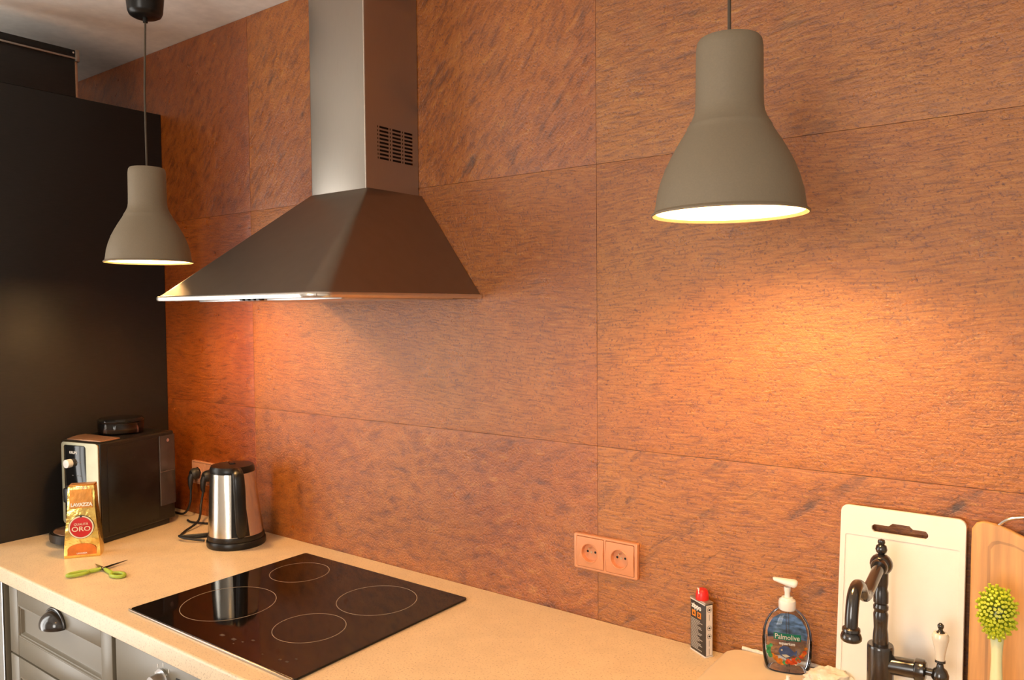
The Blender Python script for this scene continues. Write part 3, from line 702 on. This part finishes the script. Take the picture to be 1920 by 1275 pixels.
# ------------------------------------------------------------------ scissors
t = thing('scissors', 'open scissors with lime green handles lying on worktop', 'scissors', (.498, -.471, CT)); o = Vector((.498, -.471))
def half(tip, loopc, z, la, ra, rb):
    tp = Vector(tip)-o; d = tp.normalized(); n = Vector((-d.y, d.x)); lc = Vector(loopc)-o
    me = curve_mesh([[tuple(tp), tuple(d*.03+n*.0055), tuple(n*.007), tuple(-d*.014+n*.005), tuple(-d*.014-n*.005), tuple(-n*.006), tuple(d*.04-n*.0028)]], .0008)
    obj('blade', me, G['blade_steel'], t, 30, M=Matrix.Translation((0, 0, z)))
    u = Vector((math.cos(la), math.sin(la))); v = Vector((-u.y, u.x))
    pts = [lc+u*ra*math.cos(2*PI*k/28)+v*rb*math.sin(2*PI*k/28) for k in range(28)]
    bm = tube([(p.x, p.y, max(z, .0055)) for p in pts], .0046, 10, closed=True)
    e = (lc-u*ra); s = -d*.008
    tube([(s.x, s.y, z+.001), ((s.x+e.x)/2, (s.y+e.y)/2, max(z, .0055)), (e.x, e.y, max(z, .0055))], [.0045, .0058, .0052], 10, bm=bm)
    obj('handle', bm, G['scissor_green'], t, 60, label='lime green plastic handle')
half((.435, -.464), (.578, -.474), .0045, R(8), .0215, .0125)
half((.483, -.400), (.486, -.531), .0065, R(-103), .0245, .0115)
obj('pivot_screw', lathe([(.0042, .001), (.0042, .0085), (.003, .0092), (0, .0092)], 16), G['chrome'], t)

# ------------------------------------------------------------------ lighter fuel can
u = Vector((-.863, .507, 0)); v = Vector((.507, .863, 0))      # wide face runs along u, narrow side along v
near = Vector((1.990, -.043, 0)); wF, wS, hC = .048, .0185, .108
ctr = near+u*wF/2+v*wS/2
t = thing('lighter_fuel_can', 'small flat black lighter fuel can with red cap by wall', 'can', (ctr.x, ctr.y, CT), math.atan2(-u.y, -u.x))
# local x = -u (towards the near corner), local -y faces the camera's left side
hw, hs = wF/2, wS/2
obj('can_body', box(-hw, hw, -hs, hs, .002, hC-.002, .0022, 3), G['can_black'], t)
obj('can_bottom', box(-hw-.0006, hw+.0006, -hs-.0006, hs+.0006, 0, .003, .001), G['can_white'], t)
obj('can_top', box(-hw-.0006, hw+.0006, -hs-.0006, hs+.0006, hC-.003, hC+.0006, .0008), G['can_metal'], t)
obj('top_line', box(-hw+.001, hw-.001, -hs-.0008, -hs+.001, hC-.0052, hC-.003), G['can_white'], t)
sd = obj('side_label', box(hw-.0002, hw+.0003, -hs+.002, hs-.002, .004, hC-.005), G['can_white'], t, None, label='white side panel')
SIDEM = Matrix.Rotation(PI/2, 4, 'Z') @ WALLM
for zz in (.094, .058, .042):
    obj('symbol', curve_mesh([circ(0, 0, .005, 24), circ(0, 0, .0044, 24)], .0001), G['print_black'], sd, None, M=Matrix.Translation((hw+.0005, 0, zz)) @ SIDEM)
    obj('symbol', curve_mesh([circ(.0002, 0, .0024, 12, .0018)], .0001), G['print_black'], sd, None, M=Matrix.Translation((hw+.0005, 0, zz)) @ SIDEM)
for zz in (.079, .028, .012):
    obj('small_print', box(hw+.0003, hw+.0005, -.0004, .0004, zz-.006, zz+.006), G['mark_print'], sd, None)
def cprint(nm, me, m, x, z): return obj(nm, me, G[m], t, None, M=Matrix.Translation((x, -hs-.0003, z)) @ WALLM)
cprint('lettering', text_mesh('zippo', .0138, .0006), 'print_white', -.004, .0925)
for x, ch_ in ((-.012, 'A'), (.005, 'X')):
    cprint('hazard_square', curve_mesh([rrect(-.0058, .0058, -.0058, .0058, .0005, 2)], .0001), 'hazard_orange', x, .0775)
    if ch_ == 'X':
        for a in (45, -45): obj('hazard_cross', curve_mesh([[(-.0045, -.001), (.0045, -.001), (.0045, .001), (-.0045, .001)]], .0001), G['print_black'], t, None, M=Matrix.Translation((x, -hs-.0005, .0775)) @ WALLM @ Matrix.Rotation(R(a), 4, 'Z'))
    else: obj('hazard_flame', curve_mesh([[(-.0022, -.003), (.0022, -.003), (.0026, 0), (.001, .001), (.0002, .0042), (-.0012, .0012), (-.0025, .0004)]], .0001), G['print_black'], t, None, M=Matrix.Translation((x, -hs-.0005, .0775)) @ WALLM)
bm = bmesh.new()
for k in range(20):
    z = .066-k*.0030; ln = .036*(.78+.22*math.sin(k*1.7)); x0 = -.021
    box(x0, x0+ln, -hs-.0004, -hs-.0001, z-.00075, z+.00075, bm=bm)
tag(obj('small_print', bm, G['small_print'], t, None), kind='stuff')
obj('cap', lathe([(.0128, 0), (.0128, .009), (.0122, .011), (.0112, .017), (.008, .0205), (0, .021)], 24, c=(.002, 0, hC)), G['cap_red'], t, 40, label='red plastic cap')
obj('cap_spout', tube([(-.004, -.006, hC+.020), (.001, -.008, hC+.0215), (.006, -.0105, hC+.013)], .0017, 8), G['can_white'], t)

# ------------------------------------------------------------------ sink with raised rim
SH = .022
t = thing('sink', 'cream composite sink with raised rounded rim set in worktop', 'sink', (2.36, -.3, CT)); TO = Vector((2.36, -.3, 0))
outer = rrect(2.026-TO.x, 2.70-TO.x, -.57-TO.y, -.008-TO.y, .035, 8); hole = rrect(2.13-TO.x, 2.60-TO.x, -.50-TO.y, -.17-TO.y, .05, 8)
obj('rim', curve_mesh([outer, hole], SH/2, .006, 4), G['sink_cream'], t, 50, M=Matrix.Translation((0, 0, SH/2+.0003)))
ringsb = []
for z, s in ((SH-.004, 1.0), (-.02, .992), (-.15, .96), (-.17, .88), (-.172, .2)):
    cx, cy = 2.365-TO.x, -.335-TO.y; ringsb.append([(cx+(x-cx)*s, cy+(y-cy)*s, z) for x, y in hole])
obj('bowl', loft(ringsb, (False, True)), G['sink_cream'], t, 50)
obj('drain', lathe([(.045, -.171), (.042, -.168), (.02, -.169), (0, -.169)], 30, c=(2.365-TO.x, -.335-TO.y, 0)), G['chrome'], t)
bm = bmesh.new(); pts = []
random.seed(3)
for k in range(70):
    f = k/69; pts.append((2.05-TO.x+.62*f, -.0055-TO.y+random.uniform(-.0012, .0012), SH+.0005+random.uniform(-.0012, .0016)))
obj('sealant_bead', tube(pts, .0042, 8), G['caulk'], t, 80, label='rough white sealant bead along the wall')

# ------------------------------------------------------------------ soap bottle
t = thing('soap_bottle', 'clear liquid soap pump bottle with sea picture on the sink rim', 'bottle', (2.147, -.046, CT+SH+.0005), R(16))
BP = [(.0, .032, .017), (.004, .0365, .0195), (.012, .0392, .0215), (.03, .0422, .0225), (.055, .0430, .0225), (.072, .0415, .022), (.086, .0375, .0205), (.098, .0310, .0185), (.106, .0235, .016), (.111, .0165, .0135), (.114, .0130, .0125), (.120, .0125, .0125)]
def bdim(z):
    for (z0, a0, d0), (z1, a1, d1) in zip(BP, BP[1:]):
        if z <= z1: s = (z-z0)/(z1-z0); return a0+(a1-a0)*s, d0+(d1-d0)*s
    return BP[-1][1:]
def bottle(scale, zs):
    rs = []
    for z in zs:
        a, d = bdim(z); a *= scale; d *= scale; e = .75
        rs.append([(a*math.copysign(abs(math.cos(q))**e, math.cos(q)), d*math.copysign(abs(math.sin(q))**e, math.sin(q)), z) for q in [2*PI*k/48 for k in range(48)]])
    return rs
zz = [z for z, _, _ in BP]; zf = []
for z0, z1 in zip(zz, zz[1:]): zf += [z0+(z1-z0)*k/3 for k in range(3)]
zf.append(zz[-1])
sh = obj('bottle_shell', loft(bottle(1, zf), (True, False)), G['clear_plastic'], t, 60, label='clear plastic shell')
obj('soap', loft(bottle(.94, [.003, .008, .02, .035, .05, .0555]), (True, True)), G['soap_liquid'], t, 50, label='clear soap filling the lower half')
def bsurf(off, back=False):
    def f(v):
        a, d = bdim(max(0, min(.119, v.y))); s = min(.999, abs(v.x)/a); c = s**(1/.75); y = d*max(0, 1-c*c)**(.375)
        return Vector((v.x*(1.0), (-(y+off) if not back else (y+off)), v.y))
    return f
def sprint(nm, me, m, off=.0004, sub=0, back=False, label=None):
    if sub: subdiv(me, sub)
    return obj(nm, wrap(me, bsurf(off, back)), G[m], t, None, label=label)
blob = [(-.034, .050), (.034, .050), (.0345, .062), (.031, .076), (.024, .087), (.012, .095), (0, .097), (-.012, .095), (-.024, .087), (-.031, .076), (-.0345, .062)]
sprint('sea_picture', curve_mesh([blob], .00005), 'label_blue', -.0012, 4, True, 'blue sea picture on the back')
for k, (x, z, r) in enumerate(((-.031, .044, .0045), (-.031, .037, .0045), (-.028, .031, .004), (-.027, .050, .003))): sprint('sea_plant', curve_mesh([circ(x, z, r, 12, r*1.1)], .00005), 'weed_green', .0004+k*.0001)
random.seed(11)
for k in range(26):
    a = k/25; x = -.024+.056*a; z = .021+.020*abs(a-.42)**1.5*2+random.uniform(-.003, .004)
    if a > .82: z += .010*(a-.8)/.2
    m_ = 'coral_orange' if a < .38 or (a > .85 and k % 2) else 'coral_red'
    if k in (9, 10, 19): m_ = 'weed_green'
    sprint('coral', curve_mesh([circ(x, z, random.uniform(.0028, .0044), 9, None, random.random())], .00005), m_, .0004+k*.00003)
fish = [(-.014, .041), (-.012, .048), (-.006, .0525), (.002, .052), (.008, .047), (.013, .0425), (.0175, .047), (.0165, .040), (.0165, .035), (.012, .038), (.006, .033), (-.002, .0300), (-.010, .034)]
sprint('fish_picture', curve_mesh([fish], .00005), 'fish_blue', .0005, 1)
sprint('fish_belly', curve_mesh([[(-.009, .036), (-.001, .0375), (.006, .0345), (-.002, .0312)]], .00005), 'print_cream', .0009)
sprint('fish_eye', curve_mesh([circ(-.0085, .0445, .0016, 10)], .00005), 'print_cream', .0009)
sprint('banner', curve_mesh([[(-.0225, .0625), (.0235, .0625), (.0235, .0745), (-.0225, .0745)]], .00005), 'label_green', .0006, 3, label='green name banner')
def stext(s, size, x, z, bold, sx=1.0):
    me = text_mesh(s, size, bold, .00005, 1.0, sx); me.transform(Matrix.Translation((x, z, 0))); sprint('lettering', me, 'print_white', .0013)
stext('Palmolive', .0126, .0005, .0682, .00012, .88); stext('aquarium', .0072, .0005, .0570, .0003, 1.0)
obj('dip_tube', tube([(0, 0, .118), (.001, 0, .06), (.002, 0, .006)], .0028, 10), G['clear_plastic'], t)
pc = obj('pump_collar', lathe([(.0142, .1115), (.0150, .113), (.0150, .125), (.0142, .1285), (.0105, .131), (.0095, .1335), (0, .1335)], 36), G['pump_white'], t, 40)
obj('pump_stem', lathe([(.0048, .133), (.0046, .1415), (.0056, .145), (.0060, .152), (0, .152)], 20), G['pump_white'], t, 40)
hd = smooth_path([(.0165, 0, .1575), (.012, 0, .159), (0, 0, .1605), (-.012, 0, .1625), (-.0225, 0, .1645), (-.0245, 0, .1645)], 4)
obj('pump_head', tube(hd, [.0015+.0088*math.sin(PI*min(1, (i+1)/11))**.7 if i < 6 else max(.0034, .0103-.00052*(i-5)) for i in range(len(hd))], 18, flat=.72, ref=(0, 1, 0)), G['pump_white'], t, 70)

# ------------------------------------------------------------------ chopping boards
def board_mat_inset(outline, th, m, t, M, name, bev=.003, holes=()):
    return obj(name, curve_mesh([outline, *holes], th/2, bev, 3), G[m], t, 45, M=M)
bw, bh = .192, .312
lean = math.atan2(.034, bh)
t = thing('white_chopping_board', 'white plastic chopping board with slot handle leaning on wall', 'chopping board', (2.328, -.050, CT+SH+.0008)); t.rotation_euler = (-lean, 0, 0)
slot = [(-.049, .276), (-.045, .272), (.041, .272), (.045, .276), (.045, .280), (.041, .2845), (.020, .2845), (.014, .2895), (-.014, .2895), (-.020, .2845), (-.045, .2845), (-.049, .281)]
slot = [(x*.92, y) for x, y in slot]
obj('board', curve_mesh([rrect(-bw/2, bw/2, 0, bh, .012), slot], .004, .002, 3), G['white_plastic'], t, 45, M=Matrix.Translation((0, 0, 0)) @ WALLM)
obj('raised_rim', curve_mesh([rrect(-bw/2+.0005, bw/2-.0005, .0005, bh-.0005, .0115), rrect(-bw/2+.009, bw/2-.009, .012, .262, .003), slot], .0010, .0004, 2), G['white_plastic'], t, 45, M=Matrix.Translation((0, -.0046, 0)) @ WALLM)
t = thing('wooden_chopping_board', 'light wooden chopping board with juice groove at right edge', 'chopping board', (2.565, -.050, CT+SH+.0008)); t.rotation_euler = (-lean*1.05, 0, 0)
def wtop(x): return .328-.020*(0.5-0.5*math.cos(PI*min(1, max(0, (x+.105)/.085))))-.0*x
ol = [(-.134, .01), (-.126, .0), (.126, .0), (.134, .01), (.134, .296), (.128, .308), (.118, .312)]
topc = [(.10, .311), (.085, .306), (.06, .294), (.03, .288), (0, .286), (-.03, .288), (-.055, .294), (-.078, .304), (-.095, .311)]
ol += topc+[(-.118, .314), (-.128, .310), (-.134, .300)]
gro = [(x*.83, .145+(y-.145)*.84) for x, y in ol]; gri = [(x*.80, .145+(y-.145)*.815) for x, y in ol]
obj('board', curve_mesh([ol], .007, .003, 3), G['bamboo'], t, 45, M=WALLM)
obj('juice_groove_shade', curve_mesh([gro, gri], .0002), G['bamboo_groove_shade'], t, 45, M=Matrix.Translation((0, -.0071, 0)) @ WALLM)  # flat strip, shade of the groove painted in darker bamboo
hnd = smooth_path([(-.098, -.001, .302), (-.096, -.002, .312), (-.080, -.004, .324), (-.045, -.005, .331), (0, -.005, .333), (.045, -.005, .331), (.080, -.004, .324), (.096, -.002, .312), (.098, -.001, .302)], 6)
obj('wire_handle', tube(hnd, .0028, 10), G['chrome'], t, 60, label='curved metal wire handle')

# ------------------------------------------------------------------ tap
TX, TY = 2.316, -.115
t = thing('kitchen_tap', 'black antique-style kitchen tap with cream ceramic lever handle', 'tap', (TX, TY, CT+SH+.0005)); z_ = lambda z: z-SH
obj('base', lathe([(.028, 0), (.028, .006), (.0235, .010), (.0205, .012)], 32), G['dark_bronze'], t, 40)
obj('body', lathe([(.0200, .010), (.0200, z_(.132)), (.0192, z_(.1355)), (.0185, z_(.1365)), (0, z_(.1365))], 36), G['dark_bronze'], t, 40)
obj('column', lathe([(.0118, z_(.136)), (.0118, z_(.144)), (.0112, z_(.155)), (.0102, z_(.163)), (.0108, z_(.174)), (.0113, z_(.186)), (.0098, z_(.190)), (.0098, z_(.1915)), (.0114, z_(.194)), (.0114, z_(.199)), (.0098, z_(.2015)), (.0098, z_(.203)), (.0113, z_(.205)), (.0112, z_(.222)), (.0095, z_(.227)), (.0108, z_(.236)), (.0108, z_(.256)), (0, z_(.256))], 32), G['dark_bronze'], t, 35)
fi = [(0, z_(.250))]+[(.0172*math.sin(R(a)), z_(.2665)-.0172*math.cos(R(a))) for a in range(15, 166, 15)]+[(.0055, z_(.2845)), (.0075, z_(.2855)), (.0090, z_(.2905)), (.0075, z_(.2965)), (.0045, z_(.2985)), (.0058, z_(.3015)), (.0050, z_(.3055)), (0, z_(.3075))]
obj('finial', lathe(fi, 32), G['dark_bronze'], t, 50)
sp = smooth_path([(0, -.010, z_(.2655)), (0, -.035, z_(.262)), (0, -.075, z_(.254)), (0, -.105, z_(.2485)), (0, -.124, z_(.2545)), (0, -.142, z_(.2715)), (0, -.163, z_(.2785)), (0, -.183, z_(.270)), (0, -.193, z_(.2475)), (0, -.195, z_(.222))], 8)
t_sp = obj('spout', tube(sp, .0088, 20), G['dark_bronze'], t, 70)
obj('spout_collar', tube([(0, -.010, z_(.266)), (0, -.016, z_(.2655)), (0, -.020, z_(.265))], [.0125, .013, .0115], 24), G['dark_bronze'], t_sp, 40)
obj('spout_outlet', lathe([(.0088, .020), (.0118, .018), (.0122, .0145), (.0108, .0125), (.0128, .0105), (.0142, .006), (.0138, .002), (.0118, 0), (.0095, 0), (.009, .004), (0, .004)], 28, c=(0, -.195, z_(.2105))), G['dark_bronze'], t_sp, 40)
arm = tube([(.012, 0, z_(.106)), (.050, 0, z_(.109)), (.0505, 0, z_(.109)), (.053, 0, z_(.109)), (.064, 0, z_(.110)), (.066, 0, z_(.110))], [.0145, .0145, .0165, .0175, .0165, .013], 28)
obj('valve_arm', arm, G['dark_bronze'], t, 40)
obj('valve_neck', tube([(.064, 0, z_(.110)), (.078, 0, z_(.110))], .006, 16), G['dark_bronze'], t)
lv = obj('lever_joint', lathe([(0, z_(.0955)), (.0085, z_(.098)), (.0122, z_(.104)), (.0125, z_(.110)), (.0095, z_(.1175)), (.0055, z_(.121)), (.0045, z_(.127)), (.0075, z_(.1295)), (.0072, z_(.1325)), (0, z_(.1325))], 26, c=(.085, 0, 0)), G['dark_bronze'], t, 45)
obj('lever_grip', lathe([(.0065, z_(.133)), (.0070, z_(.142)), (.0092, z_(.154)), (.0118, z_(.1655)), (.0120, z_(.1705)), (.0098, z_(.1755)), (0, z_(.1765))], 30, c=(.085, 0, 0)), G['ceramic_cream'], lv, 60, label='cream ceramic lever grip')
obj('lever_tip', lathe([(.0062, z_(.1762)), (.0045, z_(.178)), (.0028, z_(.1805)), (.0045, z_(.1845)), (.0045, z_(.1875)), (.002, z_(.1905)), (0, z_(.191))], 20, c=(.085, 0, 0)), G['dark_bronze'], lv, 50)

# ------------------------------------------------------------------ washing-up brush
t = thing('dish_brush', 'washing-up brush with lime bristles and pale handle by wooden board', 'brush', (2.478, -.165, CT+SH+.001)); t.rotation_euler = (R(-16), R(-1), 0)
hp_ = smooth_path([(0, 0, .001), (0, 0, .03), (0, .0, .08), (0, 0, .13), (0, 0, .165), (0, .002, .19), (0, .004, .215), (0, .004, .235)], 5)
nh = len(hp_)
obj('handle', tube(hp_, [.0072+.0028*math.sin(PI*2.2*i/nh)**2 if i < nh*.62 else .0088+.011*math.sin(PI*(i-nh*.62)/(nh*.40))**.8 for i in range(nh)], 16, flat=.62, ref=(1, 0, 0)), G['brush_pale'], t, 70)
bm = bmesh.new(); random.seed(5)
for k in range(120):
    u1 = random.random(); an = k*2.39996; rr1 = math.sqrt((k+.5)/120)
    x0, z0 = .0175*rr1*math.cos(an), .026*rr1*math.sin(an)+.208
    dx, dz = .0105*rr1*math.cos(an)+random.uniform(-.001, .001), .016*rr1*math.sin(an)+random.uniform(-.001, .001)
    dy = -.018*math.sqrt(max(.12, 1-rr1*rr1*.8))
    a_ = Vector((x0, -.003, z0)); b_ = a_+Vector((dx, dy, dz))
    tube([a_, b_], [.0021, .0024], 6, bm=bm)
tag(obj('bristles', bm, G['brush_green'], t, None, label='dense lime green bristle tufts'), kind='stuff')

# ------------------------------------------------------------------ crumpled cloth and small stub on the sink rim
random.seed(21)
bm = bmesh.new(); bmesh.ops.create_icosphere(bm, subdivisions=5, radius=1)
for v_ in bm.verts:
    d = v_.co.normalized()
    q = noise.fractal(d*2.3+Vector((4, 1, 7)), 1.0, 2.0, 4); rg = 1-abs(noise.noise(d*4.2+Vector((9, 2, 1))))*1.3
    s = 1+.24*q+.22*rg-.1
    v_.co = Vector((d.x*.038*s, d.y*.026*s, max(-.0095, d.z*.019*s)))
o = obj('crumpled_cloth', bm, G['sponge_white'], None, 75); o.location = (2.226, -.066, CT+SH+.0102); o.rotation_euler = (0, 0, R(25))
tag(o, 'crumpled cream-white cloth lying on the sink rim beside soap bottle', 'cloth')
t = thing('white_stopper', 'tiny white plastic stopper on sink rim below the soap bottle', 'stopper', (2.163, -.092, CT+SH+.0006))
obj('stem', lathe([(.0062, 0), (.0062, .002), (.0034, .004), (.0030, .009), (.0036, .0105), (0, .0115)], 16), G['pump_white'], t, 40)
